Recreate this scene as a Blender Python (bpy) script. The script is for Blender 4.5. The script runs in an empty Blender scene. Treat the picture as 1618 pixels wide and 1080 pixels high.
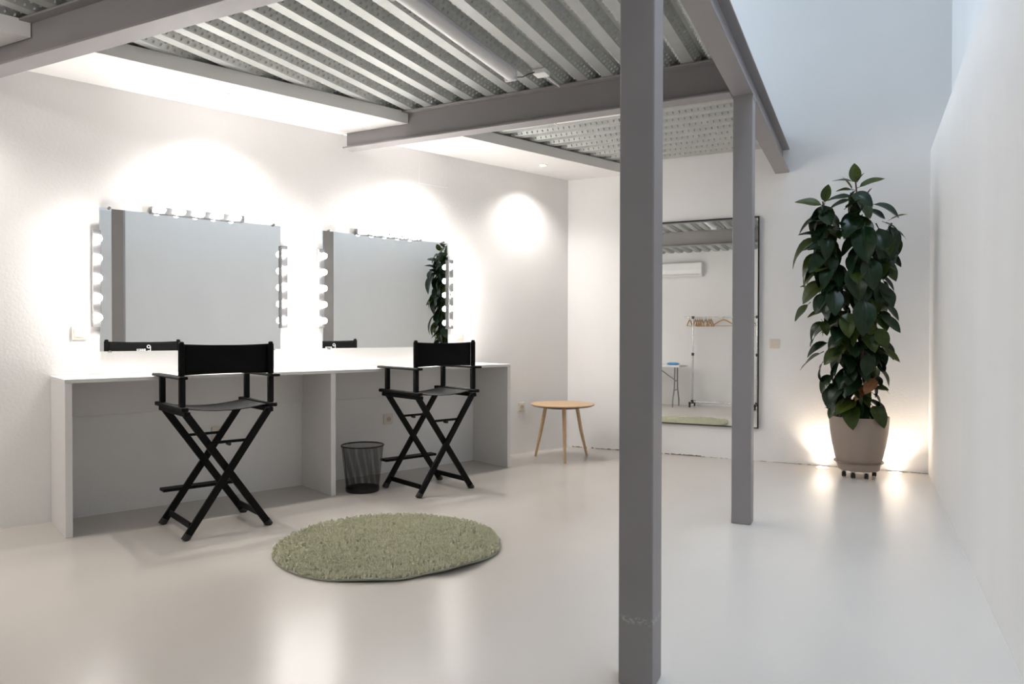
import bpy, math, random
from mathutils import Vector, Matrix
random.seed(7)
sc = bpy.context.scene
COL = sc.collection

# ------------------------------------------------------------------ camera
F = 1126.0                                  # focal length in pixels of a 1618 px wide frame
CAM = Vector((0, 0, 1.15))
yaw, pitch, roll, MA = [math.radians(a) for a in (26.278, -0.6202, 0.0698, 22.734)]
ROT = Matrix.Rotation(yaw, 3, 'Z') @ Matrix.Rotation(math.pi/2 + pitch, 3, 'X') @ Matrix.Rotation(roll, 3, 'Z')
cd = bpy.data.cameras.new('camera'); cam = bpy.data.objects.new('camera', cd); COL.objects.link(cam)
cam.matrix_world = Matrix.Translation(CAM) @ ROT.to_4x4()
cd.sensor_width = 36; cd.lens = F/1618*36; cd.clip_start = .02
sc.camera = cam

# ------------------------------------------------------------------ world, large lights, exposure
wd = bpy.data.worlds.new('world'); sc.world = wd; wd.use_nodes = True
bg = wd.node_tree.nodes['Background']; bg.inputs[0].default_value = (.62, .78, 1, 1); bg.inputs[1].default_value = .6
vs = sc.view_settings
vs.view_transform = 'Standard'; vs.look = 'None'; vs.exposure = .98; vs.gamma = 1; vs.use_curve_mapping = False

def area(name, loc, target, sx, sy, power, color):
    l = bpy.data.lights.new(name, 'AREA'); l.shape = 'RECTANGLE'; l.size = sx; l.size_y = sy
    l.energy = power; l.color = color
    o = bpy.data.objects.new(name, l); COL.objects.link(o); o.location = loc
    o.rotation_euler = (Vector(target) - Vector(loc)).to_track_quat('-Z', 'Y').to_euler()
    return o
# daylight through the roof light over the double-height strip, and the upper-floor window
area('skylight_daylight', (.0, 3.3, 5.12), (.0, 3.3, 0), .95, 4.0, 17, (.70, .84, 1)).data.spread = math.radians(75)   # narrowed beam keeps light off the upper end wall; no shaft modelled
area('upper_window_daylight', (-2.86, 6.28, 3.95), (-1.94, 5.89, 3.95), .55, 1.5, 28, (.72, .86, 1))

BULB = 70.0           # emission of the make-up mirror bulbs
DOWN = 26.0           # power of each recessed downlight
UPL = 10.0             # power of each recessed floor uplight

# ------------------------------------------------------------------ frames
MD = Vector((math.sin(MA), math.cos(MA), 0))     # along the mirror wall
MN = Vector((math.cos(MA), -math.sin(MA), 0))    # out of the mirror wall
WM, YE, XR, YR, ZT = -5.137, 6.80, .484, -.25, 5.2
MROT = math.pi/2 - MA                            # local x = MD, local y = into the mirror wall
def W(s, n, z=0): return MD*s + MN*n + Vector((0, 0, z))
def wall_y(x): return (x*math.cos(MA) - WM)/math.sin(MA)
def ray(px, py): return ROT @ Vector(((px-809)/F, -(py-540)/F, -1))
def on_y(px, py, y):
    d = ray(px, py); return CAM + d*((y-CAM.y)/d.y)

# ------------------------------------------------------------------ materials
def mat(name, base, rough=.5, metal=0, spec=.5, var=0, vscale=6, bump=0, bscale=40, coat=0, sheen=0, stretch=None, rvar=0):
    m = bpy.data.materials.new(name); m.use_nodes = True
    nt = m.node_tree; b = nt.nodes['Principled BSDF']
    b.inputs['Base Color'].default_value = (*base, 1); b.inputs['Roughness'].default_value = rough
    b.inputs['Metallic'].default_value = metal; b.inputs['Specular IOR Level'].default_value = spec
    b.inputs['Coat Weight'].default_value = coat; b.inputs['Sheen Weight'].default_value = sheen
    tc = nt.nodes.new('ShaderNodeTexCoord'); src = tc.outputs['Object']
    if stretch:
        mp = nt.nodes.new('ShaderNodeMapping'); mp.inputs['Scale'].default_value = stretch
        nt.links.new(src, mp.inputs[0]); src = mp.outputs[0]
    def noise(scale, detail=5):
        n = nt.nodes.new('ShaderNodeTexNoise'); n.inputs['Scale'].default_value = scale; n.inputs['Detail'].default_value = detail
        nt.links.new(src, n.inputs['Vector']); return n
    if var or rvar:
        n = noise(vscale)
    if var:
        r = nt.nodes.new('ShaderNodeValToRGB'); r.color_ramp.elements[0].position = 0; r.color_ramp.elements[1].position = 1
        r.color_ramp.elements[0].color = (*[max(0, c*(1-1.6*var)) for c in base], 1); r.color_ramp.elements[1].color = (*[min(1, c*(1+1.6*var)) for c in base], 1)
        nt.links.new(n.outputs['Fac'], r.inputs[0]); nt.links.new(r.outputs[0], b.inputs['Base Color'])
    if rvar:
        q = nt.nodes.new('ShaderNodeMapRange'); q.inputs[1].default_value = 0; q.inputs[2].default_value = 1
        q.inputs[3].default_value = rough-rvar; q.inputs[4].default_value = rough+rvar
        nt.links.new(n.outputs['Fac'], q.inputs[0]); nt.links.new(q.outputs[0], b.inputs['Roughness'])
    if bump:
        n2 = noise(bscale); u = nt.nodes.new('ShaderNodeBump'); u.inputs['Strength'].default_value = bump; u.inputs['Distance'].default_value = .01
        nt.links.new(n2.outputs['Fac'], u.inputs['Height']); nt.links.new(u.outputs[0], b.inputs['Normal'])
    return m
def emit(name, color, strength):
    m = bpy.data.materials.new(name); m.use_nodes = True; b = m.node_tree.nodes['Principled BSDF']
    b.inputs['Base Color'].default_value = (.9, .9, .9, 1)
    b.inputs['Emission Color'].default_value = (*color, 1); b.inputs['Emission Strength'].default_value = strength
    return m
M = {}
M['wall'] = mat('white wall paint', (.87, .86, .85), .75, var=.015, vscale=3, bump=.12, bscale=60)
M['wallr'] = mat('white brushed plaster', (.86, .855, .85), .7, var=.03, vscale=2.2, bump=.35, bscale=7, stretch=(1, 1, .35))
M['soffit'] = mat('white plasterboard', (.82, .805, .79), .7, var=.01)
M['floor'] = mat('polished microcement', (.60, .56, .515), .27, spec=.5, var=.09, vscale=1.0, bump=.05, bscale=3.5, stretch=(1, .5, 1))
M['steel'] = mat('grey painted steel', (.262, .247, .25), .45, var=.05, vscale=4, bump=.02, bscale=50)
M['galv'] = mat('galvanised steel deck', (.42, .435, .42), .42, metal=.3, var=.08, vscale=14, rvar=.08)
M['concrete'] = mat('rough concrete', (.25, .24, .22), .9, var=.3, vscale=10, bump=.5, bscale=30)
M['white'] = mat('white laminate', (.80, .785, .775), .38, var=.01)
M['rail'] = mat('white laminate rail', (.78, .765, .755), .45, var=.01)
M['black'] = mat('black lacquered wood', (.004, .004, .0045), .48, spec=.14, var=.2, vscale=20, stretch=(8, 8, 1))
M['canvas'] = mat('black canvas', (.006, .006, .0065), .85, spec=.15, bump=.2, bscale=300)
M['seatcanvas'] = mat('black seat canvas', (.007, .007, .0075), .7, spec=.2, bump=.2, bscale=300)
M['printed'] = mat('white print', (.8, .8, .8), .7, var=.02)
M['chrome'] = mat('brushed chrome', (.45, .44, .44), .25, metal=1, var=.05, vscale=30)
M['bulb'] = emit('lit frosted bulb', (1, .955, .91), BULB)
M['mirror'] = mat('mirror silvering', (.93, .945, .935), .0, metal=1, spec=.5)
M['rackchrome'] = mat('polished chrome tube', (.74, .74, .74), .18, metal=1, var=.03, vscale=30)
M['medge'] = mat('mirror glass edge', (.35, .45, .42), .15, var=.1)
M['bframe'] = mat('black metal frame', (.012, .012, .013), .4, var=.2)
M['plate'] = mat('ivory plastic', (.76, .69, .585), .35, var=.01)
M['dark'] = mat('dark plastic', (.03, .03, .03), .5, var=.2)
M['wood'] = mat('pale oak', (.60, .40, .225), .42, var=.12, vscale=5, stretch=(1, 9, 1))
M['leg'] = mat('pale beech leg', (.60, .41, .24), .42, var=.12, vscale=12, stretch=(6, 6, .6))
M['edge'] = mat('dark table edge', (.10, .06, .035), .5, var=.2)
M['wire'] = mat('black wire mesh', (.012, .012, .012), .45, metal=.3, var=.2)
M['pot'] = mat('taupe plastic pot', (.30, .24, .20), .5, var=.03)
M['saucer'] = mat('taupe plastic saucer', (.31, .25, .21), .5, var=.03)
M['saucerrim'] = mat('brown saucer rim', (.17, .125, .10), .5, var=.05)
M['soil'] = mat('potting soil', (.03, .022, .015), .95, var=.4, vscale=40, bump=1, bscale=60)
M['caster'] = mat('black rubber caster', (.012, .011, .011), .35, var=.2)
M['castplate'] = mat('pale plastic', (.7, .68, .65), .5, var=.02)
M['stem'] = mat('brown woody stem', (.10, .05, .035), .7, var=.3, vscale=20, bump=.3, bscale=40)
M['leaf1'] = mat('dark green leaf', (.009, .024, .008), .30, spec=.28, var=.3, vscale=7)
M['leaf2'] = mat('mid green leaf with backlit tint', (.030, .048, .007), .32, spec=.28, var=.3, vscale=7)  # yellow of light passing through leaves is put into this green
M['leaf3'] = mat('olive green leaf', (.055, .075, .011), .34, spec=.28, var=.3, vscale=7)
M['leaf4'] = mat('withered orange leaf', (.18, .07, .02), .5, var=.3, vscale=8)
M['rugback'] = mat('rug backing edge', (.36, .37, .29), .9, var=.1)
M['pile'] = mat('sage green pile', (.90, .88, .60), .95, var=.25, vscale=55)
M['batten'] = mat('white batten housing', (.66, .64, .68), .45, var=.02)
M['diff'] = mat('frosted batten diffuser', (.84, .83, .82), .35, var=.01)
M['downlens'] = emit('lit downlight lens', (1, .93, .85), 18)
M['uplens'] = emit('lit floor uplight lens', (1, .86, .70), 12)
M['steelrim'] = mat('stainless rim', (.55, .52, .48), .3, metal=1, var=.05)
M['ac'] = mat('white glossy plastic', (.82, .82, .81), .22, var=.01)
M['hanger'] = mat('wooden hanger', (.52, .31, .15), .45, var=.15, vscale=12)
M['tabletop'] = mat('white folding table plastic', (.76, .76, .75), .45, var=.02)
M['greytube'] = mat('grey powder-coated tube', (.22, .22, .22), .45, var=.05)
M['wipes'] = mat('blue plastic wrapper', (.12, .34, .66), .3, var=.3, vscale=14)

# scuffed paint near the foot of the posts (worn marks with a shape of their own)
def scuffed():
    m = M['steel'].copy(); m.name = 'grey painted steel scuffed'; nt = m.node_tree; b = nt.nodes['Principled BSDF']
    tc = nt.nodes.new('ShaderNodeTexCoord'); sp = nt.nodes.new('ShaderNodeSeparateXYZ'); nt.links.new(tc.outputs['Object'], sp.inputs[0])
    d = nt.nodes.new('ShaderNodeMath'); d.operation = 'SUBTRACT'; d.inputs[1].default_value = .218; nt.links.new(sp.outputs['Z'], d.inputs[0])
    a = nt.nodes.new('ShaderNodeMath'); a.operation = 'ABSOLUTE'; nt.links.new(d.outputs[0], a.inputs[0])
    r = nt.nodes.new('ShaderNodeMapRange'); r.inputs[1].default_value = .002; r.inputs[2].default_value = .016; r.inputs[3].default_value = 1; r.inputs[4].default_value = 0
    nt.links.new(a.outputs[0], r.inputs[0])
    n = nt.nodes.new('ShaderNodeTexNoise'); n.inputs['Scale'].default_value = 90; n.inputs['Detail'].default_value = 6; nt.links.new(tc.outputs['Object'], n.inputs['Vector'])
    g = nt.nodes.new('ShaderNodeMapRange'); g.inputs[1].default_value = .47; g.inputs[2].default_value = .58; nt.links.new(n.outputs['Fac'], g.inputs[0])
    mu = nt.nodes.new('ShaderNodeMath'); mu.operation = 'MULTIPLY'; nt.links.new(r.outputs[0], mu.inputs[0]); nt.links.new(g.outputs[0], mu.inputs[1])
    mx = nt.nodes.new('ShaderNodeMixRGB'); mx.inputs[2].default_value = (.42, .40, .38, 1); nt.links.new(mu.outputs[0], mx.inputs[0])
    l = b.inputs['Base Color'].links[0]; src = l.from_socket; nt.links.remove(l)
    nt.links.new(src, mx.inputs[1]); nt.links.new(mx.outputs[0], b.inputs['Base Color'])
    return m
M['scuffed'] = scuffed()

# ------------------------------------------------------------------ mesh helpers
class MB:
    def __init__(s): s.v = []; s.f = []
    def add(s, vs, fs):
        k = len(s.v); s.v += [tuple(v) for v in vs]; s.f += [tuple(i+k for i in f) for f in fs]; return s
    def box(s, x0, x1, y0, y1, z0, z1):
        return s.add([(x, y, z) for z in (z0, z1) for y in (y0, y1) for x in (x0, x1)],
                     [(0, 2, 3, 1), (4, 5, 7, 6), (0, 1, 5, 4), (2, 6, 7, 3), (0, 4, 6, 2), (1, 3, 7, 5)])
    def bar(s, p, q, w, h, side=(0, 0, 1)):
        p, q = Vector(p), Vector(q); d = (q-p).normalized(); u = d.cross(Vector(side))
        if u.length < 1e-4: u = d.cross(Vector((1, 0, 0)))
        u.normalize(); t = u.cross(d); vs = []
        for c in (p, q):
            for a, b in ((-1, -1), (1, -1), (1, 1), (-1, 1)): vs.append(c + u*a*w/2 + t*b*h/2)
        return s.add(vs, [(3, 2, 1, 0), (4, 5, 6, 7), (0, 1, 5, 4), (1, 2, 6, 5), (2, 3, 7, 6), (3, 0, 4, 7)])
    def prism(s, poly, z0, z1):
        n = len(poly)
        return s.add([(x, y, z0) for x, y in poly] + [(x, y, z1) for x, y in poly],
                     [tuple(range(n-1, -1, -1)), tuple(range(n, 2*n))] + [(i, (i+1) % n, n+(i+1) % n, n+i) for i in range(n)])
    def tube(s, pts, r, seg=8, cap=True, closed=False):
        pts = [Vector(p) for p in pts]; n = len(pts); vs = []; up = None
        for i, p in enumerate(pts):
            a = pts[i-1] if (i or closed) else p; b = pts[(i+1) % n] if (i < n-1 or closed) else p
            d = (b-a).normalized()
            if up is None: up = Vector((0, 0, 1)) if abs(d.z) < .9 else Vector((1, 0, 0))
            u = d.cross(up); u.normalize(); w = u.cross(d); up = w
            rr = r[i] if isinstance(r, (list, tuple)) else r
            vs += [p + u*math.cos(2*math.pi*k/seg)*rr + w*math.sin(2*math.pi*k/seg)*rr for k in range(seg)]
        fs = []
        for i in range(n if closed else n-1):
            j = (i+1) % n
            fs += [(i*seg+k, i*seg+(k+1) % seg, j*seg+(k+1) % seg, j*seg+k) for k in range(seg)]
        if cap and not closed: fs += [tuple(range(seg-1, -1, -1)), tuple(range((n-1)*seg, n*seg))]
        return s.add(vs, fs)
    def lathe(s, prof, seg=40, c=(0, 0, 0), axis='z'):
        vs = []
        for r, z in prof:
            for k in range(seg):
                a = 2*math.pi*k/seg; x, y = r*math.cos(a), r*math.sin(a)
                p = (x, y, z) if axis == 'z' else ((x, z, y) if axis == 'y' else (z, x, y))
                vs.append((p[0]+c[0], p[1]+c[1], p[2]+c[2]))
        n = len(prof); fl = axis == 'y'
        fs = [(i*seg+k, i*seg+(k+1) % seg, (i+1)*seg+(k+1) % seg, (i+1)*seg+k) for i in range(n-1) for k in range(seg)]
        if prof[0][0] <= .012: fs.append(tuple(range(seg-1, -1, -1)))
        if prof[-1][0] <= .012: fs.append(tuple(range((n-1)*seg, n*seg)))
        if fl: fs = [f[::-1] for f in fs]
        return s.add(vs, fs)
    def mesh(s, name, m, smooth=False):
        me = bpy.data.meshes.new(name); me.from_pydata(s.v, [], s.f); me.update()
        if m: me.materials.append(M[m])
        if smooth: me.polygons.foreach_set('use_smooth', [True]*len(me.polygons))
        return me
    def build(s, name, m, parent=None, loc=None, rotz=0, smooth=False, bevel=0, seg=2):
        return link(name, s.mesh(name, m, smooth), parent, loc, rotz, bevel, seg, smooth)
def link(name, me, parent=None, loc=None, rotz=0, bevel=0, seg=2, smooth=False):
    o = bpy.data.objects.new(name, me); COL.objects.link(o)
    if parent: o.parent = parent
    if loc is not None: o.location = loc
    if rotz: o.rotation_euler[2] = rotz
    if bevel:
        b = o.modifiers.new('bevel', 'BEVEL'); b.width = bevel; b.segments = seg; b.limit_method = 'ANGLE'; b.angle_limit = math.radians(40)
    if smooth:
        try: me.set_sharp_from_angle(angle=math.radians(40))
        except Exception: pass
    return o
def tag(o, label=None, cat=None, group=None, kind=None):
    if label: o['label'] = label
    if cat: o['category'] = cat
    if group: o['group'] = group
    if kind: o['kind'] = kind
    return o
def thing(name, loc, rotz=0, label=None, cat=None, group=None):
    o = bpy.data.objects.new(name, None); COL.objects.link(o); o.location = loc; o.rotation_euler[2] = rotz; o.empty_display_size = .1
    return tag(o, label, cat, group)
def copy_tree(o, parent=None):
    c = o.copy(); COL.objects.link(c); c.parent = parent
    for ch in list(o.children): copy_tree(ch, c)
    return c
def struct(o): o['kind'] = 'structure'; return o

# ------------------------------------------------------------------ the setting
XA = (WM + YR*math.sin(MA))/math.cos(MA)         # mirror wall meets rear wall
XB = (WM + YE*math.sin(MA))/math.cos(MA)         # mirror wall meets end wall
T = .2
struct(MB().prism([(XA-.6, YR-.3), (XR+.6, YR-.3), (XR+.6, YE+.3), (XB-.6, YE+.3)], -.15, 0).build('floor', 'floor'))
a, b = Vector((XA, YR, 0)), Vector((XB, YE, 0)); o_ = -MN*T
struct(MB().prism([(a.x, a.y), (b.x, b.y), (b.x+o_.x, b.y+o_.y), (a.x+o_.x, a.y+o_.y)], 0, ZT).build('wall_left', 'wall'))
struct(MB().box(XB-.2, XR+.4, YE, YE+T, 0, ZT).build('wall_end', 'wall'))
struct(MB().box(XA-.2, XR+.4, YR-T, YR, 0, ZT).build('wall_rear', 'wall'))
w = MB(); prof = [(XR, 0), (XR+.4, 0), (XR+.4, ZT), (XR+.144, ZT), (XR+.144, 2.67), (XR, 2.67)]
n = len(prof); w.add([(x, YR, z) for x, z in prof] + [(x, YE, z) for x, z in prof],
    [tuple(range(n)), tuple(range(2*n-1, n-1, -1))] + [(n+i, n+(i+1) % n, (i+1) % n, i) for i in range(n)])
struct(w.build('wall_right', 'wallr'))
# roof with the roof-light opening over the tall strip
r = MB(); r.prism([(XA-.3, YR-.2), (-.55, YR-.2), (-.55, YE+.2), (XB-.3, YE+.2)], ZT, ZT+.12)
r.box(-.55, XR+.4, YR-.2, 1.2, ZT, ZT+.12); r.box(-.55, XR+.4, 5.4, YE+.2, ZT, ZT+.12)
struct(r.build('ceiling', 'wall'))

# ragged open joint between floor and end wall
jm = MB(); rj = random.Random(5); x = XB+.02
while x < XR-.03:
    w_ = rj.uniform(.012, .045); big = x < -1.4
    h0 = rj.uniform(.001, .013 if big else .005); h1 = rj.uniform(.001, .013 if big else .005)
    if rj.random() < (.85 if big else .55):
        jm.add([(x, YE-.0015, 0), (x+w_, YE-.0015, 0), (x+w_, YE-.0015, h1), (x, YE-.0015, h0), (x, YE, 0), (x+w_, YE, 0), (x+w_, YE, h1), (x, YE, h0)],
               [(0, 1, 2, 3), (7, 6, 5, 4), (3, 2, 6, 7), (0, 3, 7, 4), (1, 5, 6, 2)])
    x += w_
M['joint'] = mat('crumbled dark joint', (.20, .17, .145), .95, var=.4, vscale=60)
struct(jm.build('trim_4', 'joint'))

# mezzanine floor seen from below: slab plus folded steel deck
ZD = 2.81
ML = thing('ceiling', (0, 0, 0)); struct(ML)
xs = lambda y: (WM + y*math.sin(MA))/math.cos(MA)
MB().prism([(xs(YR)+.01, YR), (-.70, YR), (-.70, YE), (xs(YE)+.01, YE)], ZD+.056, ZD+.14).build('slab', 'concrete', ML)
P1 = [(-.086, .048), (-.073, .048), (-.034, 0), (.034, 0), (.073, .048), (.086, .048)]   # one deck rib: (across, up)
def rib(L, pitch, dim=True):
    """one rib of the deck along local y, with embossed webs"""
    k = pitch/.172; m = MB(); P = [(x*k, z) for x, z in P1]
    # small stiffening groove along the upper flats
    vs = []
    for yy in (0, L): vs += [(x, yy, z) for x, z in P] + [(x, yy, z+.0012) for x, z in P]
    n = len(P); fs = []
    for i in range(n-1):
        fs.append((i, i+1, 2*n+i+1, 2*n+i)); fs.append((n+i+1, n+i, 3*n+i, 3*n+i+1))
    m.add(vs, fs)
    if dim:
        for side in (-1, 1):
            a = Vector((side*.034*k, 0, 0)); b = Vector((side*.073*k, 0, .048)); w = (b-a)
            nrm = Vector((side*.048, 0, -.039*k)).normalized()
            for row, t in ((0, .30), (1, .72)):
                y = .012 + row*.0235
                while y < L-.01:
                    c = a + w*t + Vector((0, y, 0)); u = w.normalized()*.0095; q = Vector((0, .0055, 0))
                    m.add([c-u-q, c-u+q, c+u+q, c+u-q, c+nrm*.0088+u*.45, c+nrm*.0088-u*.45],
                          [(0, 1, 5), (1, 2, 4, 5), (2, 3, 4), (3, 0, 5, 4)] if side > 0 else [(1, 0, 5), (2, 1, 5, 4), (3, 2, 4), (0, 3, 4, 5)])
                    y += .047
    return m
x = -2.17 - .1712*19
while x < -.66:
    for y0, y1 in ((YR+.01, 2.285), (2.29, 4.455)):
        ye = y1; ys = y0
        yw = wall_y(x-.09)                       # the wall limits the rib's far end
        ye = min(ye, yw-.02)
        if ye - ys > .12:
            rib(ye-ys, .1712, dim=y0 > 1 or True).build('deck_rib', 'galv', ML, (x, ys, ZD))
    x += .1712
y = 4.56
while y < YE-.05:
    x0 = xs(y+.09)+.03; L = -.64-x0
    o = rib(L, .1785).build('deck_rib', 'galv', ML, (-.64, y, ZD+.006), math.pi/2)
    y += .1785

# steel frame
def ibeam(name, p, q, label, half=.0585, h=.217, tw=.008, tf=.012):
    """I-section from p to q (points on the underside centre line)"""
    p, q = Vector(p), Vector(q); L = (q-p).length; ang = math.atan2(q.y-p.y, q.x-p.x)
    t = thing(name, p, ang, label, 'beam', 'grey steel beams of the mezzanine')
    MB().box(0, L, -half, half, 0, tf).build('bottom_flange', 'steel', t, bevel=.002)
    MB().box(0, L, -tw/2, tw/2, tf, h-tf).build('web', 'steel', t)
    MB().box(0, L, -half, half, h-tf, h).build('top_flange', 'steel', t, bevel=.002)
    return t
ibeam('steel_beam', (-.6625, YR, 2.592), (-.6625, YE, 2.592), 'long grey steel beam along the mezzanine edge, resting on both posts')
ibeam('steel_beam', (xs(2.285)+.07, 2.285, 2.592), (-.725, 2.285, 2.592), 'grey steel cross beam ending above the scuffed post')
ibeam('steel_beam', (xs(4.455)+.06, 4.455, 2.592), (-.725, 4.455, 2.592), 'grey steel cross beam ending above the unmarked post, between both soffits')
t = thing('steel_post', (-.6625, 2.3075, 0), 0, 'square grey steel post with scuffed paint near its foot', 'post')
MB().box(-.0575, .0575, -.0575, .0575, 0, 2.59).build('shaft', 'scuffed', t, bevel=.006, seg=3)
t = thing('steel_post', (-.6625, 4.5375, 0), 0, 'square grey steel post with clean paint in front of the tall mirror', 'post')
MB().box(-.0575, .0575, -.0575, .0575, 0, 2.59).build('shaft', 'steel', t, bevel=.006, seg=3)
MB().box(-.06, .06, -.06, .06, 2.575, 2.592).build('cap_plate', 'steel', t)

# plasterboard soffits along the mirror wall (boxed between the cross beams)
def soffit(name, pts):
    m = MB(); m.prism(pts, 2.721, ZD-.001)
    struct(m.build(name, 'soffit'))
NF = -4.545
def quad(y0, y1):
    # corners between two cross-beam faces, wall line and soffit front line
    f = lambda n, y: ((n + y*math.sin(MA))/math.cos(MA), y)
    return [f(WM+.001, y0), f(NF, y0), f(NF, y1), f(WM+.001, y1)]
soffit('trim_1', quad(YR+.001, 2.275)); soffit('trim_2', quad(2.295, 4.447)); soffit('trim_3', quad(4.463, YE-.001))

# ------------------------------------------------------------------ vanity desk
def wl(name, s, label, cat, group=None, z=0): return thing(name, W(s, WM, z), MROT, label, cat, group)   # local x along wall, -y into the room
D = wl('vanity_desk', 0, 'long white laminate make-up desk with two bays against the wall', 'desk')
DF = -(-4.655 - WM)                               # desk depth as local -y
MB().box(.724, 4.032, DF, -.003, .871, .893).build('desktop', 'white', D, bevel=.0015)
for s0, s1 in ((.726, .762), (2.345, 2.382), (3.996, 4.03)):
    MB().box(s0, s1, DF+.002, -.003, 0, .8705).build('side_panel', 'white', D, bevel=.0015)
for s0, s1 in ((.763, 2.344), (2.383, 3.995)):
    MB().box(s0, s1, -.03, -.008, .636, .870).build('back_rail', 'rail', D, bevel=.001)

# ------------------------------------------------------------------ make-up mirrors and light bars
def vanity_mirror(s0, s1, z0, z1, label):
    t = wl('wall_mirror', (s0+s1)/2, label, 'mirror', 'frameless make-up mirrors', z0); h = (s1-s0)/2; H = z1-z0
    MB().box(-h, h, -.020, -.014, 0, H).build('backing', 'medge', t)
    MB().add([(-h, -.0204, 0), (h, -.0204, 0), (h, -.0204, H), (-h, -.0204, H)], [(0, 1, 2, 3)]).build('glass', 'mirror', t)
    for sx in (-1, 1):
        for zz in (-.004, H+.004):
            MB().lathe([(.007, 0), (.007, -.03), (.009, -.03), (.009, -.034), (.004, -.037)], 14, (sx*(h-.055), 0, zz), 'y').build('stud', 'chrome', t, smooth=True)
    return t
vanity_mirror(.990, 2.172, 1.038, 1.946, 'large frameless mirror behind the chair beside the bare desk bay')
vanity_mirror(2.505, 3.697, 1.040, 1.948, 'large frameless mirror reflecting the rubber plant, above the waste bin')
bulbm = MB().lathe([(.0001, -.049), (.008, -.048), (.016, -.0435), (.0205, -.037), (.0225, -.029), (.0225, -.022), (.0195, -.014), (.014, -.007), (.011, 0)], 20, axis='y').mesh('bulb', 'bulb', True)
sock = MB().lathe([(.015, .001), (.015, -.010), (.0125, -.012)], 20, axis='y').mesh('socket', 'chrome', True)
def lightbar(s, z, vertical, label):
    t = wl('vanity_light_bar', s, label, 'light', 'five-bulb light bars around the make-up mirrors', z); t.location -= Vector((0, 0, 0))
    a, b = .304, .0235
    if vertical: MB().box(-b, b, -.05, -.0005, -a, a).build('housing', 'chrome', t, bevel=.003)
    else: MB().box(-a, a, -.05, -.0005, -b, b).build('housing', 'chrome', t, bevel=.003)
    for k in range(5):
        d = (k-2)*.1235; loc = (0, -.050, d) if vertical else (d, -.050, 0)
        so = link('socket', sock, t, loc, smooth=True)
        link('bulb', bulbm, t, (loc[0], loc[1]-.011, loc[2]), smooth=True)
zc = 1.498
for mi, (l, c, r_) in enumerate(((.970, 1.589, 2.192), (2.487, 3.097, 3.712))):
    wh = ('the mirror that reflects no plant', 'the mirror that reflects the plant')[mi]
    lightbar(l, zc, True, f'upright chrome light bar of five bulbs, left side of {wh}')
    lightbar(c, 1.966, False, f'horizontal chrome light bar of five bulbs on top of {wh}')
    lightbar(r_, zc, True, f'upright chrome light bar of five bulbs, right side of {wh}')

# recessed downlights in the soffits
def downlight(s, n, label):
    t = thing('downlight', W(s, n, 2.721), 0, label, 'light', 'recessed downlights in the soffits')
    MB().lathe([(.026, -.001), (.042, -.001), (.043, -.004), (.040, -.006), (.027, -.003)], 32).build('trim_ring', 'soffit', t, smooth=True)
    MB().lathe([(.0001, -.0022), (.026, -.0022), (.026, -.0012), (.0001, -.0012)], 32).build('lens', 'downlens', t)
    l = bpy.data.lights.new('downlight_beam', 'SPOT'); l.energy = DOWN; l.color = (1, .95, .9); l.spot_size = math.radians(125); l.spot_blend = 1; l.shadow_soft_size = .03
    o = bpy.data.objects.new('downlight_beam', l); COL.objects.link(o); o.parent = t; o.location = (0, 0, -.03)
downlight(-1.30, -4.786, 'round recessed downlight added unseen in the rear soffit, far from the cross beam')  # out-of-view fitting, added for more light from the rear left
downlight(.02, -4.786, 'round recessed downlight lit in the rear soffit beside the desk end')
downlight(1.664, -4.786, 'round recessed downlight lit in the soffit over the bare desk bay')
downlight(3.30, -4.73, 'round recessed downlight lit beside the cross beam between the soffits')
downlight(4.573, -4.826, 'round recessed downlight lit in the soffit near the room corner')

# ------------------------------------------------------------------ switches and sockets
def faceplate(name, loc, rotz, label, kind, w=.086, ww=None):
    t = thing(name, loc, rotz, label, 'switch' if kind == 'switch' else 'socket'); ww = ww or w
    MB().box(-ww/2, ww/2, -.010, -.0005, -w/2, w/2).build('frame', 'plate', t, bevel=.003)
    if kind == 'switch':
        k = .029
        MB().box(-k*ww/w, k*ww/w, -.0135, -.009, -k, k).build('rocker', 'plate', t, bevel=.0015)
    else:
        MB().box(-.031, .031, -.0125, -.009, -.031, .031).build('insert', 'plate', t, bevel=.002)
        MB().lathe([(.0205, -.0122), (.0205, -.0135), (.0185, -.0135), (.0185, -.0127), (.0001, -.0127)], 28, axis='y').build('well', 'dark_well', t)
        for sx in (-1, 1): MB().lathe([(.003, -.0126), (.003, -.0131), (.0001, -.0131)], 10, (sx*.0095, 0, 0), 'y').build('pin_hole', 'dark', t)
    return t
M['dark_well'] = mat('ivory plastic with painted shade', (.52, .47, .40), .5, var=.02)  # recess shade of the socket wells put into a darker ivory
def wp(s, z): return W(s, WM, z)
faceplate('light_switch', wp(.880, 1.157), MROT, 'ivory light switch beside the light bar, above the free desk end', 'switch')
faceplate('light_switch', wp(3.832, 1.140), MROT, 'pale light switch right of the mirror that reflects the plant', 'switch')
faceplate('power_socket', wp(1.722, .455), MROT, 'ivory power socket under the desk bay without the bin', 'socket')
faceplate('power_socket', wp(3.100, .446), MROT, 'ivory power socket under the desk behind the waste bin', 'socket')
faceplate('power_socket', wp(4.582, .449), MROT, 'ivory power socket on the wall beside the small round table', 'socket')
faceplate('light_switch', (-.720, YE, 1.067), 0, 'ivory light switch between the tall mirror and the plant', 'switch')
# flush access hatch high on the mirror wall
t = wl('access_hatch', 3.56, 'faint white access hatch high on the wall under the soffit', 'hatch', z=2.57)
MB().box(-.153, .153, -.0035, -.0004, -.13, .13).build('hatch_cover', 'wall', t, bevel=.001)

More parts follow.
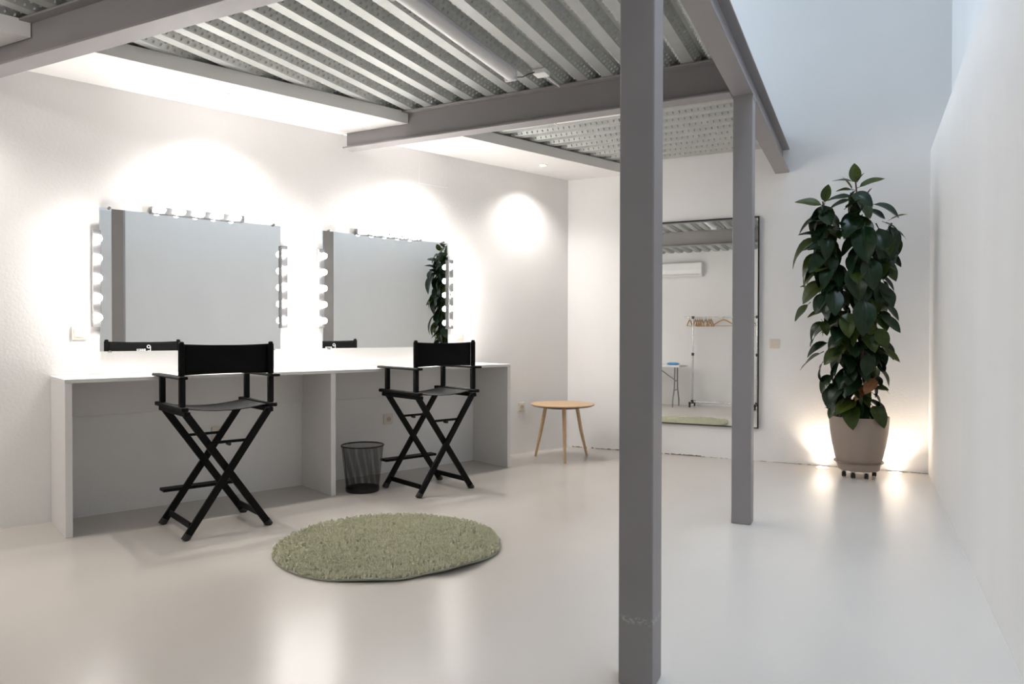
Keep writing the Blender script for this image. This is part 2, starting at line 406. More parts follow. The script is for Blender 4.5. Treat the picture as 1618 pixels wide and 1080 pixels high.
# ------------------------------------------------------------------ director chairs
def director_chair(label):
    t = thing('director_chair', (0, 0, 0), MROT, label, 'chair', 'black tall director chairs at the desk')
    R_ = lambda s: s
    for yy, dy in ((-.222, -.0115), (.205, .0115)):
        for sgn in (-1, 1):
            y = yy + (dy if sgn < 0 else -dy)
            m = MB(); p, q = Vector((sgn*.238, y, .012)), Vector((-sgn*.232, y, .700)); d = (q-p).normalized(); u = Vector((0, 1, 0)); v = d.cross(u)
            vs = []
            for c, ex in ((p, 0), (q, 0)):
                for a, b in ((-1, -1), (1, -1), (1, 1), (-1, 1)): vs.append(c + u*a*.011 + v*b*.0205)
            m.add(vs, [(3, 2, 1, 0), (4, 5, 6, 7), (0, 1, 5, 4), (1, 2, 6, 5), (2, 3, 7, 6), (3, 0, 4, 7)])
            leg = m.build('leg', 'black', t, bevel=.004)
            f_ = MB(); f_.tube([p - d*.014 + Vector((0, 0, 0)), p + d*.02], .0235, 12).build('foot_cap', 'caster', leg, smooth=True)
    for sgn in (-1, 1):
        MB().box(sgn*.252-.019, sgn*.252+.019, -.275, .265, .718, .742).build('seat_rail', 'black', t, bevel=.006)
        MB().box(sgn*.236-.016, sgn*.236+.016, -.262, .25, .688, .716).build('leg_rail', 'black', t, bevel=.004)
        MB().box(sgn*.262-.024, sgn*.262+.024, -.285, .265, .897, .914).build('armrest', 'black', t, bevel=.006)
        MB().box(sgn*.252-.016, sgn*.252+.016, .15, .182, .742, .897).build('arm_post', 'black', t, bevel=.005)
        MB().box(sgn*.252-.016, sgn*.252+.016, -.232, -.2, .742, .897).build('arm_post', 'black', t, bevel=.005)
        MB().tube([(sgn*.254, -.216, .913), (sgn*.254, -.216, 1.102), (sgn*.254, -.216, 1.107)], [.0135, .0135, .008], 14).build('back_post', 'black', t, smooth=True)
        MB().bar((sgn*.205, -.20, .068), (sgn*.205, .19, .068), .016, .034).build('stretcher', 'black', t, bevel=.003)
    MB().box(-.235, .225, .215, .30, .190, .208).build('footrest', 'black', t, bevel=.003)
    for yy in (-.222, .205):
        br = MB().box(-.115, .115, yy-.006, yy+.006, .520, .536)
        b_ = br.build('folding_brace', 'black', t, bevel=.002)
        MB().lathe([(.0001, -.018), (.010, -.018), (.010, .018), (.0001, .018)], 14, (.0, yy, .515), 'y').build('hinge_knob', 'caster', b_)
    # slung canvas seat
    m = MB(); nx, ny = 16, 8
    for j in range(ny+1):
        for i in range(nx+1):
            u = i/nx*2-1; v = j/ny*2-1
            m.v.append((u*.246, v*.205-.01, .735 - .034*(1-u*u)*(1-.25*v*v)))
    for j in range(ny):
        for i in range(nx):
            k = j*(nx+1)+i; m.f.append((k, k+1, k+nx+2, k+nx+1))
    se = m.build('seat', 'seatcanvas', t, smooth=True); so = se.modifiers.new('thick', 'SOLIDIFY'); so.thickness = .004
    # back canvas: sleeves round the posts and a slightly bowed, creased panel
    m = MB(); nx, nz = 28, 8
    for j in range(nz+1):
        for i in range(nx+1):
            u = i/nx*2-1; v = j/nz
            sag = .006*(1-u*u)
            m.v.append((u*.240, -.205 - .020*(1-u*u) - .0035*math.sin(5*u+7*v)*(1-u*u), .917 + v*.175 + sag*(1-2*v)))
    for j in range(nz):
        for i in range(nx):
            k = j*(nx+1)+i; m.f.append((k, k+1, k+nx+2, k+nx+1))
    ba = m.build('backrest', 'canvas', t, smooth=True); so = ba.modifiers.new('thick', 'SOLIDIFY'); so.thickness = .004
    for sgn in (-1, 1):
        MB().tube([(sgn*.254, -.216, .916), (sgn*.254, -.216, 1.093)], .0175, 16, cap=False).build('canvas_sleeve', 'canvas', t, smooth=True)
    # white printed mark on the side that faces the mirror: a ring with a tail and two short rows of lettering
    lg = MB(); y0 = -.212
    def stroke(x0, x1, z0, z1):
        x0, x1, z0, z1 = -x1, -x0, z0+.010, z1+.010
        lg.add([(x0, y0, z0), (x1, y0, z0), (x1, y0, z1), (x0, y0, z1)], [(1, 0, 3, 2)])
    cx, cz = .036, 1.051; R1, R0 = .014, .008; n = 18
    vs = [(cx+math.cos(2*math.pi*k/n)*q, y0, cz+math.sin(2*math.pi*k/n)*q) for q in (R1, R0) for k in range(n)]
    lg.add(vs, [(k, (k+1) % n, n+(k+1) % n, n+k) for k in range(n)])
    stroke(-.052, -.046, 1.012, 1.043); stroke(-.052, -.028, 1.006, 1.012); stroke(-.040, -.034, .985, 1.006); stroke(-.046, -.034, .979, .985)
    for k in range(4):
        xx = -.014 + k*.0165; z0, z1 = .998, 1.024
        stroke(xx, xx+.005, z0, z1); stroke(xx+.005, xx+.013, z1-.005, z1); stroke(xx+.005, xx+.013, z0+.0105, z0+.0155)
        if k % 3: stroke(xx+.005, xx+.013, z0, z0+.005)
        if k != 2: stroke(xx+.0095, xx+.0135, z0+.013, z1-.002)
    for k in range(5):
        xx = -.020 + k*.0155
        stroke(xx, xx+.005, .966, .990); stroke(xx+.005, xx+.012, .966, .971)
        if k % 2: stroke(xx+.005, xx+.012, .985, .990)
    lg.build('printed_mark', 'printed', ba)
    return t
ch = director_chair('tall black director chair at the desk bay without the waste bin')
ch.location = W(1.465, -4.412)
c2 = copy_tree(ch); c2.location = W(3.023, -4.432); c2['label'] = 'tall black director chair beside the wire waste bin'
c2.rotation_euler[2] = MROT

# ------------------------------------------------------------------ wire-mesh waste bin
t = thing('waste_bin', W(2.600, -4.665), MROT, 'black wire mesh waste bin beside the middle desk panel', 'bin')
rb, rt, hb = .118, .152, .335
m = MB(); N = 190
for k in range(N):
    a = 2*math.pi*k/N
    p = Vector((rb*math.cos(a), rb*math.sin(a), .012)); q = Vector((rt*math.cos(a+.02), rt*math.sin(a+.02), hb-.004))
    d = Vector((-math.sin(a), math.cos(a), 0))*.0007
    m.add([p-d, p+d, q+d, q-d], [(0, 1, 2, 3)])
for j in range(1, 70):
    f = j/70; r_ = rb + (rt-rb)*f; z = .012 + (hb-.016)*f; n = 48
    vs_ = [(r_*math.cos(2*math.pi*k/n), r_*math.sin(2*math.pi*k/n), z+dz) for dz in (-.0005, .0005) for k in range(n)]
    m.add(vs_, [(k, (k+1) % n, n+(k+1) % n, n+k) for k in range(n)])
MBs = m.build('mesh_wall', 'wire', t); MBs['kind'] = 'stuff'
MB().tube([(rt*math.cos(2*math.pi*k/48), rt*math.sin(2*math.pi*k/48), hb) for k in range(48)], .0055, 8, closed=True).build('rim', 'wire', t, smooth=True)
MB().lathe([(.0001, .001), (rb, .001), (rb+.003, .004), (rb+.005, .030), (rb+.002, .030), (rb, .006), (.0001, .006)], 48).build('base', 'wire', t, smooth=True)
MB().bar((-rb-.001, 0, .02), (-rt-.001, 0, hb-.004), .004, .003).build('seam', 'wire', t)

# ------------------------------------------------------------------ small round table
t = thing('side_table', (-2.505, 6.134, 0), 0, 'small round oak side table on three splayed legs in the room corner', 'table')
MB().lathe([(.0001, .488), (.272, .488), (.293, .497), (.295, .500), (.295, .506), (.293, .508), (.0001, .508)], 64).build('tabletop', 'wood', t, smooth=True)
MB().lathe([(.262, .4875), (.272, .487), (.2935, .4965), (.2945, .4995), (.2925, .4985)], 64).build('underside_bevel', 'edge', t, smooth=True)
for fx, fy in ((-.272, -.006), (.122, -.240), (.150, .246)):
    l = math.hypot(fx, fy); ux, uy = fx/l, fy/l
    MB().tube([(ux*.165, uy*.165, .488), (ux*.215, uy*.215, .25), (fx, fy, .0)], [.0185, .0165, .0115], 14).build('leg', 'leg', t, smooth=True)
MB().lathe([(.0001, .470), (.17, .470), (.18, .488), (.0001, .488)], 32).build('mounting_plate', 'edge', t)

# ------------------------------------------------------------------ shaggy round rug
RC = Vector((-2.319, 3.183, 0)); RR = .605
t = thing('round_rug', RC, 0, 'round sage green shaggy rug on the polished floor', 'rug')
def rr(a):
    d = RR*(1 + .010*math.sin(3*a+.6) + .007*math.sin(7*a))
    k = math.exp(-((a-math.radians(-38)+math.pi) % (2*math.pi)-math.pi)**2/.018); return d - .028*k
def lift(a, q):
    k = math.exp(-(((a-math.radians(-20)+math.pi) % (2*math.pi))-math.pi)**2/.10)
    k2 = math.exp(-(((a-math.radians(-62)+math.pi) % (2*math.pi))-math.pi)**2/.06)
    return (.020*k + .010*k2)*max(0, (q-.72)/.28)**1.6
m = MB(); NA, NQ = 96, 10
qs = [0] + [((i+1)/NQ)**.8 for i in range(NQ)]
for layer, zz in ((0, .0015), (1, .0095)):
    for q in qs:
        for k in range(NA):
            a = 2*math.pi*k/NA; p = rr(a)*q
            m.v.append((p*math.cos(a), p*math.sin(a), zz + lift(a, q)))
S = len(qs)*NA
for i in range(len(qs)-1):
    for k in range(NA):
        k2 = (k+1) % NA
        m.f.append((S+i*NA+k, S+(i+1)*NA+k, S+(i+1)*NA+k2, S+i*NA+k2)); m.f.append((i*NA+k, i*NA+k2, (i+1)*NA+k2, (i+1)*NA+k))
i = len(qs)-1
for k in range(NA):
    k2 = (k+1) % NA; m.f.append((i*NA+k, i*NA+k2, S+i*NA+k2, S+i*NA+k))
m.build('backing', 'rugback', t, smooth=True)
m = MB(); rnd = random.Random(3); vs_, fs_ = m.v, m.f
for _ in range(9500):                            # tufts of yarn, each a handful of strands that lean together
    a = rnd.uniform(0, 2*math.pi); q = math.sqrt(rnd.random()); p = rr(a)*q*.995
    x0, y0 = p*math.cos(a), p*math.sin(a); z = .009 + lift(a, q); la = rnd.uniform(0, 2*math.pi); ll = rnd.uniform(.001, .010); th = rnd.uniform(.010, .024)
    for _k in range(6):
        b = rnd.uniform(0, 2*math.pi); rd = rnd.uniform(.001, .0045)
        x, y = x0 + math.cos(b)*rd, y0 + math.sin(b)*rd
        dx, dy = math.cos(la)*ll + math.cos(b)*.003, math.sin(la)*ll + math.sin(b)*.003; h = th*rnd.uniform(.8, 1.1); wx, wy = -math.sin(b)*.0024, math.cos(b)*.0024
        k = len(vs_)
        vs_ += [(x-wx, y-wy, z), (x+wx, y+wy, z), (x+dx*.6+wx, y+dy*.6+wy, z+h*.75), (x+dx*.6-wx, y+dy*.6-wy, z+h*.75), (x+dx, y+dy, z+h)]
        fs_ += [(k, k+1, k+2, k+3), (k+3, k+2, k+4)]
pl_ = m.build('pile', 'pile', t); pl_['kind'] = 'stuff'

# ------------------------------------------------------------------ tall mirror on the end wall (its glass bows very slightly)
MX0, MX1, MZ0, MZ1 = -1.86, -.853, .298, 2.221
t = thing('tall_mirror', ((MX0+MX1)/2, YE, MZ0), 0, 'tall black-framed mirror on the end wall behind the posts', 'mirror'); hw = (MX1-MX0)/2; H = MZ1-MZ0
NZ = 40; prof = []; yy = 0; 
for i in range(NZ+1):
    z = i/NZ*H
    prof.append((yy, z)); zm = MZ0 + (i+.5)/NZ*H
    yy += (.0045 + .0115*(2.2-zm)/1.9)*H/NZ      # lower part faces very slightly upwards
m = MB(); y00 = -.028
for y, z in prof: m.v += [(-hw+.004, y00+y*1.0, z), (hw-.004, y00+y, z)]
for i in range(NZ): m.f.append((2*i, 2*i+1, 2*i+3, 2*i+2))
gl = m.build('glass', 'mirror', t, smooth=True)
MB().box(-hw+.004, hw-.004, -.006, -.001, .004, H-.004).build('backboard', 'bframe', t)
for x0, x1, z0, z1 in ((-hw, -hw+.011, 0, H), (hw-.011, hw, 0, H), (-hw+.011, hw-.011, 0, .011), (-hw+.011, hw-.011, H-.011, H)):
    MB().box(x0, x1, -.034, -.001, z0, z1).build('frame_bar', 'bframe', t, bevel=.001)

# ------------------------------------------------------------------ recessed floor uplights
def uplight(x, y, label):
    t = thing('floor_uplight', (x, y, 0), 0, label, 'light', 'recessed uplights beside the plant')
    MB().lathe([(.046, .0005), (.060, .0005), (.060, .002), (.056, .004), (.047, .003)], 40).build('rim', 'steelrim', t, smooth=True)
    MB().lathe([(.0001, .0005), (.046, .0005), (.046, .0022), (.0001, .0022)], 40).build('lens', 'uplens', t)
    l = bpy.data.lights.new('uplight_beam', 'SPOT'); l.energy = UPL; l.color = (1, .84, .66); l.spot_size = math.radians(120); l.spot_blend = .9; l.shadow_soft_size = .04
    o = bpy.data.objects.new('uplight_beam', l); COL.objects.link(o); o.parent = t; o.location = (0, 0, .02); o.rotation_euler = (math.pi, 0, 0)
uplight(-.315, 6.715, 'round recessed floor uplight between the tall mirror and the plant pot')
uplight(.242, 6.725, 'round recessed floor uplight between the plant pot and the side wall')

# ------------------------------------------------------------------ potted rubber plant
PC = Vector((-.033, 6.43, 0))
t = thing('plant_trolley', PC, 0, 'taupe saucer trolley on black casters under the plant pot', 'trolley')
MB().lathe([(.0001, .060), (.150, .060), (.158, .066), (.170, .118), (.172, .122), (.160, .122), (.150, .072), (.0001, .072)], 48).build('saucer', 'saucer', t, smooth=True)
MB().tube([(.179*math.cos(2*math.pi*k/48), .179*math.sin(2*math.pi*k/48), .124) for k in range(48)], .0055, 8, closed=True).build('saucer_rim', 'saucerrim', t, smooth=True)
for a in (-150, -108, -62, 20, 110):
    cx, cy = .122*math.cos(math.radians(a)), .122*math.sin(math.radians(a))
    MB().box(cx-.022, cx+.022, cy-.018, cy+.018, .050, .060).build('caster_plate', 'castplate', t, bevel=.002)
    c = MB().lathe([(.0001, -.017), (.014, -.017), (.0215, -.011), (.0215, -.003), (.015, -.001), (.015, .001), (.0215, .003), (.0215, .011), (.014, .017), (.0001, .017)], 20, (cx, cy, .0225), 'x').build('caster', 'caster', t, smooth=True)
    MB().tube([(cx, cy, .028), (cx, cy, .052)], .009, 10).build('fork', 'caster', c)
P = thing('rubber_plant', PC + Vector((0, 0, .072)), 0, 'tall bushy dark green rubber plant in a taupe pot beside the side wall', 'plant')
o0 = P.location
MB().lathe([(.0001, .001), (.140, .001), (.150, .004), (.158, .03), (.180, .105), (.199, .19), (.213, .28), (.221, .37), (.2225, .412), (.2215, .420), (.2165, .420), (.2165, .411), (.205, .24), (.0001, .236)], 64).build('pot', 'pot', P, smooth=True)
MB().lathe([(.0001, .372), (.10, .378), (.215, .372), (.214, .36), (.0001, .36)], 40).build('soil', 'soil', P)
def leaf_mesh(name, m, L=1.0, wd=.46, droop=.5, fold=.28, wave=0):
    b = MB(); NL, NW = 8, 3
    pet = .10
    for i in range(NL+1):
        u = i/NL
        wv = wd/2*math.sin(math.pi*min(1, u**.82))**.75 if 0 < u < 1 else .004
        # arc along the blade
        a = -droop*u; x = 0; z = 0
        st = 24
        for k in range(int(u*st)):
            aa = -droop*(k/st); x += math.cos(aa)/st; z += math.sin(aa)/st
        for j in range(-NW, NW+1):
            v = j/NW
            b.v.append((pet + x*(1-pet), v*wv*math.cos(fold), z + abs(v)*wv*math.sin(fold) + wave*math.sin(9*u+v*2)*abs(v)*.02))
    n = 2*NW+1
    for i in range(NL):
        for j in range(n-1):
            k = i*n+j; b.f.append((k, k+n, k+n+1, k+1))
    b.tube([(-.04, 0, 0), (pet*.5, 0, .006), (pet+.02, 0, .001)], [.016, .014, .010], 5, cap=False)
    # raised midrib
    pts = [b.v[i*n+NW] for i in range(0, NL+1, 2)]
    b.tube([(p[0], p[1], p[2]+.003) for p in pts], [.011, .010, .008, .006, .003], 4, cap=False)
    return b.mesh(name, m, True)
LM = {}
for mi in (1, 2, 3, 4):
    LM[mi] = [leaf_mesh('leaf', f'leaf{mi}', wd=w_, droop=d_, fold=f_, wave=wv) for w_, d_, f_, wv in
              ((.52, .35, .20, .6), (.56, .75, .24, .3), (.48, 1.1, .28, .8), (.54, .15, .30, .5))]
rl = random.Random(11); leaves = 0
def leaf(base, tip, mi=1, var=None, face=None, rollj=.5):
    """a leaf from base to tip (world), upper side turned towards 'face'"""
    global leaves
    base, tip = Vector(base), Vector(tip); d = tip-base; L = d.length
    if L < .02: return
    x = d.normalized()
    f = Vector(face) if face is not None else Vector((0, -.35, 1))
    z = f - x*f.dot(x)
    if z.length < .05: z = Vector((0, -1, .2)) - x*Vector((0, -1, .2)).dot(x)
    z.normalize(); z = Matrix.Rotation(rl.uniform(-rollj, rollj), 3, x) @ z
    y = z.cross(x)
    R = Matrix((x, y, z)).transposed()
    me = LM[mi][rl.randrange(4) if var is None else var]
    o = bpy.data.objects.new('leaf', me); COL.objects.link(o); o.parent = P
    o.matrix_local = Matrix.Translation(base - o0) @ R.to_4x4() @ Matrix.Scale(L*1.06, 4)
    leaves += 1
def lean(z):
    u = max(0, min(1, (z-.45)/.85)); return -.36*u*u*(3-2*u)
def pp(px, py, dy=0):
    z = on_y(px, py, PC.y).z; return on_y(px, py, PC.y + lean(z) + dy)
# stems (pixel traces on the plant's own plane, fanned out a little in depth)
stems = [([(1345, 655), (1338, 560), (1322, 470), (1313, 400), (1302, 330), (1300, 318)], .02),
         ([(1352, 655), (1362, 560), (1366, 470), (1360, 400), (1356, 330), (1352, 288)], -.02),
         ([(1364, 655), (1378, 570), (1386, 480), (1390, 420), (1402, 370), (1409, 352)], .06),
         ([(1347, 655), (1334, 560), (1318, 470), (1310, 400), (1306, 340)], -.05)]
SP = []
for pts, dy in stems:
    pw = [pp(x, y, dy) for x, y in pts]; pw[0].z = o0.z + .37; SP.append(pw)
    rad = [.0125 - .007*i/(len(pw)-1) for i in range(len(pw))]
    MB().tube([p-o0 for p in pw], rad, 8).build('stem', 'stem', P, smooth=True)
def along(pw, t):
    i = min(int(t*(len(pw)-1)), len(pw)-2); f = t*(len(pw)-1)-i; return pw[i].lerp(pw[i+1], f)
# outline leaves traced one by one: base px, tip px, depth offset, kind, variant
TR = [((1352, 292), (1350, 259), 0, 3, 3), ((1354, 297), (1396, 280), .02, 3, 3), ((1350, 287), (1318, 281), 0, 2, 0), ((1353, 290), (1364, 277), .04, 1, 3),
      ((1350, 300), (1323, 298), -.03, 2, 0), ((1347, 300), (1334, 280), -.06, 3, 3),
      ((1303, 325), (1259, 317), -.02, 3, 3), ((1303, 322), (1308, 292), 0, 2, 3), ((1304, 318), (1342, 305), -.08, 1, 0), ((1345, 305), (1377, 315), -.10, 1, 1),
      ((1365, 316), (1376, 300), .04, 2, 3), ((1376, 322), (1425, 329), -.04, 1, 1), ((1404, 348), (1431, 335), -.02, 3, 0), ((1372, 330), (1400, 342), .0, 1, 0),
      ((1308, 332), (1340, 311), -.06, 2, 0), ((1335, 330), (1360, 312), -.12, 2, 3), ((1302, 340), (1257, 356), -.03, 1, 1), ((1304, 350), (1278, 346), -.08, 1, 0),
      ((1304, 373), (1265, 365), -.05, 1, 0), ((1303, 374), (1235, 398), -.02, 2, 2), ((1305, 385), (1263, 391), .02, 1, 0), ((1306, 388), (1279, 390), -.09, 1, 0),
      ((1302, 396), (1252, 427), -.03, 2, 2), ((1306, 396), (1279, 422), -.10, 1, 1), ((1302, 414), (1255, 444), -.02, 2, 2), ((1309, 420), (1292, 425), -.05, 2, 0),
      ((1306, 442), (1262, 470), -.04, 2, 1), ((1300, 453), (1266, 448), .02, 3, 0), ((1308, 460), (1284, 487), -.08, 1, 1), ((1310, 455), (1298, 490), -.10, 1, 1),
      ((1280, 478), (1253, 503), .0, 2, 0), ((1304, 490), (1276, 497), -.03, 2, 0), ((1306, 505), (1269, 530), -.06, 1, 2), ((1305, 518), (1270, 538), .03, 2, 1),
      ((1298, 505), (1309, 525), -.08, 2, 1), ((1345, 345), (1360, 330), -.14, 1, 3), ((1366, 352), (1364, 402), -.16, 1, 1), ((1335, 360), (1322, 345), -.12, 1, 0),
      ((1340, 365), (1320, 358), -.12, 1, 0), ((1362, 340), (1332, 362), -.15, 1, 1), ((1385, 355), (1412, 410), -.08, 1, 2), ((1405, 357), (1429, 388), .0, 1, 1),
      ((1395, 350), (1424, 362), .05, 1, 0), ((1402, 366), (1408, 412), -.05, 1, 1), ((1385, 365), (1396, 385), -.12, 1, 1), ((1395, 412), (1417, 425), .02, 2, 0),
      ((1396, 420), (1419, 440), .04, 3, 0), ((1372, 405), (1382, 446), -.14, 1, 1), ((1355, 412), (1352, 466), -.12, 1, 1), ((1385, 440), (1404, 488), -.04, 1, 2),
      ((1394, 440), (1412, 474), .05, 1, 1), ((1365, 470), (1367, 520), -.16, 1, 1), ((1340, 490), (1338, 525), -.14, 2, 1), ((1388, 495), (1425, 520), -.05, 1, 0),
      ((1385, 515), (1402, 548), -.10, 2, 1), ((1377, 505), (1375, 530), -.05, 3, 1), ((1335, 525), (1308, 545), -.10, 1, 1), ((1312, 540), (1270, 553), -.05, 1, 1),
      ((1300, 556), (1261, 577), .02, 2, 0), ((1330, 548), (1300, 570), -.12, 2, 1), ((1370, 555), (1372, 593), -.16, 1, 1), ((1384, 548), (1424, 566), -.06, 3, 0),
      ((1300, 572), (1287, 600), -.02, 1, 1), ((1388, 562), (1407, 584), .02, 1, 1), ((1390, 580), (1410, 608), -.04, 1, 0), ((1350, 575), (1338, 606), -.15, 1, 1),
      ((1318, 590), (1288, 616), -.06, 1, 1), ((1325, 600), (1297, 645), -.08, 1, 1), ((1335, 605), (1305, 630), -.12, 1, 1), ((1384, 595), (1368, 618), -.17, 4, 0),
      ((1372, 612), (1353, 620), -.14, 4, 2), ((1376, 612), (1402, 612), -.08, 3, 0), ((1378, 620), (1400, 640), .0, 1, 1), ((1354, 630), (1322, 647), -.18, 3, 0),
      ((1360, 635), (1335, 661), -.12, 2, 1), ((1366, 640), (1360, 664), -.14, 1, 1), ((1376, 638), (1401, 667), -.14, 2, 1), ((1322, 640), (1308, 656), -.08, 2, 1),
      ((1375, 600), (1408, 616), .02, 1, 0), ((1340, 640), (1320, 655), -.05, 1, 1), ((1320, 655), (1308, 640), .05, 2, 0)]
for (bx, by), (tx, ty), dy, mi, vr in TR:
    L = .16
    a, b = pp(bx, by, dy*.6), pp(tx, ty, dy*1.7)
    if (b-a).length < .12: b.y -= math.sqrt(max(0, .145**2 - (b-a).length_squared))*.85     # foreshortened leaves point at the room
    leaf(a, b, mi, vr, face=(0, -.8 if dy < -.09 else -.45, .8), rollj=.25)
# inner fill on every stem in a spiral: drooping leaves that show their broad upper sides
for si, pw in enumerate(SP):
    nL = (52, 66, 56, 40)[si]; ang = si*1.3
    for k in range(nL):
        tt = .03 + .93*k/nL; c = along(pw, tt); ang += 2.4
        L = rl.uniform(.22, .31)*(1 - .35*max(0, tt-.8)/.2)
        dirv = Vector((math.cos(ang)*.8, math.sin(ang), 0)); hang = rl.uniform(.25, .75)
        tip = c + dirv*L*rl.uniform(.5, .75) + Vector((0, 0, -hang*L))
        lo, hi = (-.53, .29) if tip.z > 1.1 else (-.40, .28)
        if tip.z < .9: lo, hi = -.30, .24
        tip.x = max(lo, min(hi, tip.x)); tip.y = min(tip.y, YE-.06)
        tip.z = max(tip.z, .46)
        leaf(c, tip, 1 if rl.random() < .80 else 2, None, face=(dirv.x*.9, dirv.y*.9-.15, .7), rollj=.4)

# ------------------------------------------------------------------ ceiling battens, junction box, cable
def batten(loc, rotz, L, label, dm='diff', grp='unlit battens under the steel deck'):
    t = thing('ceiling_batten', loc, rotz, label, 'light fitting', grp)
    MB().box(-L/2, L/2, -.040, .040, -.034, -.0005).build('housing', 'batten', t, bevel=.006)
    m = MB(); n = 10; pr = [(.036*math.cos(math.pi*k/n), -.034-.034*math.sin(math.pi*k/n)) for k in range(n+1)]
    k_ = len(pr); m.add([(-L/2+.01, y, z) for y, z in pr]+[(L/2-.01, y, z) for y, z in pr],
        [(i, i+1, k_+i+1, k_+i) for i in range(k_-1)] + [tuple(range(k_-1, -1, -1)), tuple(range(k_, 2*k_))])
    m.build('diffuser', dm, t, smooth=True)
    for s in (-1, 1): MB().box(s*L/2-.012, s*L/2+.012, -.043, .043, -.072, -.0005).build('end_cap', 'batten', t, bevel=.012, seg=3)
    for d in (-.3, .3): MB().box(d*L-.008, d*L+.008, .040, .046, -.040, -.004).build('clip', 'steelrim', t)
M['difflit'] = emit('lit batten diffuser', (1, .95, .91), 6.0)
batten((-2.0, 3.42, ZD), math.pi/2, 1.22, 'white unlit batten under the steel deck over the rug')
batten((-1.75, 5.02, ZD+.005), 0, .72, 'white unlit batten under the deck beyond the cross beam')
batten((-3.62, 1.40, ZD), 0, 1.22, 'lit white batten under the rear deck bay nearer the make-up wall', 'difflit', 'lit battens in the rear deck bay')
batten((-2.15, 1.40, ZD), 0, 1.22, 'lit white batten under the rear deck bay nearer the long beam', 'difflit', 'lit battens in the rear deck bay')
t = thing('junction_box', (-1.83, 4.12, ZD), 0, 'small white junction box under the steel deck by the batten end', 'junction box')
MB().box(-.042, .042, -.042, .042, -.032, -.0005).build('box', 'diff', t, bevel=.004)
MB().tube([(0, .04, -.012), (0, .30, -.006)], .008, 10).build('conduit', 'diff', t, smooth=True)
MB().tube([(-.03, -.04, -.02), (-.05, -.09, -.045), (-.09, -.085, -.055), (-.14, -.06, -.04), (-.158, -.068, -.03)], .0035, 8).build('cable', 'dark', t, smooth=True)

# ------------------------------------------------------------------ things seen in the tall mirror: rear wall
t = thing('air_conditioner', (-3.17, YR, 2.36), 0, 'white wall-mounted air conditioner, seen in the tall mirror', 'air conditioner')
pr = [(0, .26), (.17, .26), (.20, .24), (.205, .12), (.19, .05), (.14, .005), (0, 0)]; n = len(pr)
MB().add([(-.42, y+.001, z) for y, z in pr]+[(.42, y+.001, z) for y, z in pr],
    [(i, (i+1) % n, n+(i+1) % n, n+i) for i in range(n)]+[tuple(range(n-1, -1, -1)), tuple(range(n, 2*n))]).build('casing', 'ac', t, bevel=.012, seg=3)
MB().box(-.36, .36, .12, .187, .018, .030).build('louvre', 'ac', t, bevel=.003)
RX, RY = -2.875, .08
t = thing('clothes_rack', (RX, RY, 0), 0, 'chrome rolling clothes rack with black joints, seen in the tall mirror', 'rack')
LR = 1.15
for xx in (0, LR):
    MB().tube([(xx, 0, .075), (xx, 0, .95)], .017, 12).build('lower_post', 'rackchrome', t, smooth=True)
    MB().tube([(xx, 0, .95), (xx, 0, 1.60)], .0135, 12).build('upper_post', 'rackchrome', t, smooth=True)
    MB().tube([(xx, 0, .915), (xx, 0, .965)], .026, 14).build('clamp', 'caster', t, smooth=True)
    MB().box(xx-.026, xx+.026, -.022, .022, 1.575, 1.625).build('corner_joint', 'caster', t, bevel=.006)
    MB().box(xx-.026, xx+.026, -.028, .028, .055, .12).build('base_joint', 'caster', t, bevel=.008)
    MB().tube([(xx, -.20, .085), (xx, .22, .085)], .0125, 12).build('foot_bar', 'rackchrome', t, smooth=True)
    for yy in (-.20, .22):
        MB().lathe([(.0001, -.012), (.026, -.012), (.026, .012), (.0001, .012)], 18, (xx, yy, .0265), 'x').build('caster', 'caster', t, smooth=True)
        MB().box(xx-.018, xx+.018, yy-.02, yy+.02, .045, .098).build('caster_fork', 'caster', t, bevel=.005)
MB().tube([(-.17, 0, 1.60), (LR+.17, 0, 1.60)], .0115, 12).build('hanging_rail', 'rackchrome', t, smooth=True)
MB().tube([(0, 0, .085), (LR, 0, .085)], .0135, 12).build('bottom_rail', 'rackchrome', t, smooth=True)
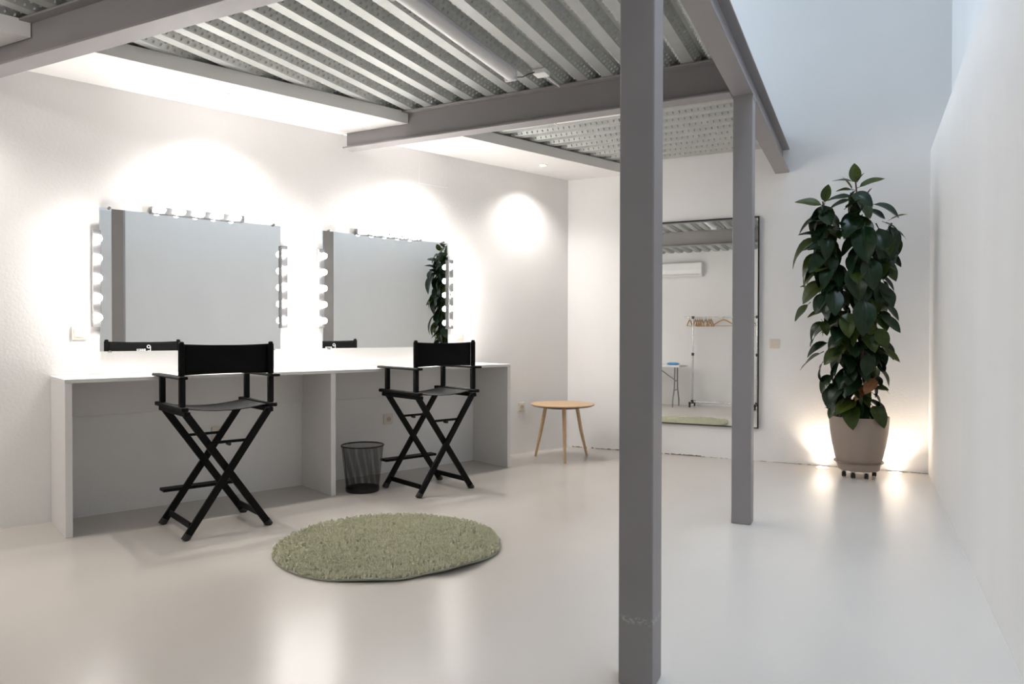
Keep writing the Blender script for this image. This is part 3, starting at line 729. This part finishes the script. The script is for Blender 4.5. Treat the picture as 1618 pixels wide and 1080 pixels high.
def hanger(x, ang, i):
    lb = 'pale wooden hanger outside the chrome rack post, seen in the tall mirror' if i == 0 else 'pale wooden hanger turned flat on the chrome rack, seen in the tall mirror' if i > 7 else 'pale wooden hanger edge-on along the chrome rail, seen in the tall mirror'
    t = thing('wooden_hanger', (RX+x, RY, 1.6125), ang, lb, 'hanger', 'wooden hangers on the clothes rack')
    hk = [(0, .018*math.sin(math.radians(d)), -.016+.018*math.cos(math.radians(d))) for d in (-100, -60, -20, 20, 60, 100, 140)] + [(0, .004, -.042), (0, 0, -.055)]
    MB().tube(hk, .002, 6).build('hook', 'chrome', t, smooth=True)
    m = MB(); m.tube([(0, -.20, -.165), (0, -.13, -.115), (0, -.05, -.070), (0, 0, -.055), (0, .05, -.070), (0, .13, -.115), (0, .20, -.165)], [.011, .012, .013, .014, .013, .012, .011], 8)
    m.build('shoulder_bar', 'hanger', t, smooth=True)
    MB().tube([(0, -.19, -.165), (0, .19, -.165)], .0055, 8).build('trouser_bar', 'hanger', t, smooth=True)
for i, (x, a) in enumerate(((-.06, .03), (.045, -.03), (.085, -.03), (.125, -.03), (.165, .0), (.235, .05), (.30, .05), (.335, .05), (.56, 1.42), (.97, 1.25))):
    hanger(x, a, i)
t = thing('folding_table', (-3.62, .27, 0), 0, 'white folding table on grey tube legs, seen in the tall mirror', 'table')
MB().box(-.62, .62, -.35, .35, .705, .745).build('tabletop', 'tabletop', t, bevel=.012, seg=3)
for sx in (-1, 1):
    for sy in (-1, 1):
        MB().tube([(sx*.48, sy*.10, .705), (sx*.48, sy*.12, .35), (sx*.48, sy*.24, .12), (sx*.48, sy*.245, .001)], .0125, 10).build('leg', 'greytube', t, smooth=True)
    MB().tube([(sx*.48, -.14, .30), (sx*.48, .14, .30)], .010, 10).build('cross_bar', 'greytube', t, smooth=True)
    MB().tube([(sx*.48, -.10, .46), (sx*.48, .10, .46)], .010, 10).build('upper_bar', 'greytube', t, smooth=True)
    MB().tube([(sx*.48, 0, .46), (sx*.12, 0, .700)], .009, 10).build('brace', 'greytube', t, smooth=True)
t = thing('wipes_pack', (-3.16, .42, .745), .1, 'blue plastic pack lying on the folding table, seen in the tall mirror', 'packet')
m = MB(); nx, ny = 12, 8
for layer in (0, 1):
    for j in range(ny+1):
        for i in range(nx+1):
            u, v = i/nx*2-1, j/ny*2-1; h = .022*(1-u**6)*(1-v**4)
            m.v.append((u*.115, v*.06*(1 - .06*(1-u*u)), .026 + (h if layer else -h*1.1)))
S = (nx+1)*(ny+1)
for j in range(ny):
    for i in range(nx):
        k = j*(nx+1)+i; m.f.append((S+k, S+k+1, S+k+nx+2, S+k+nx+1)); m.f.append((k, k+nx+1, k+nx+2, k+1))
m.build('wrapper', 'wipes', t, smooth=True)
MB().box(-.035, .035, -.025, .025, .045, .052).build('lid', 'tabletop', t, bevel=.003)
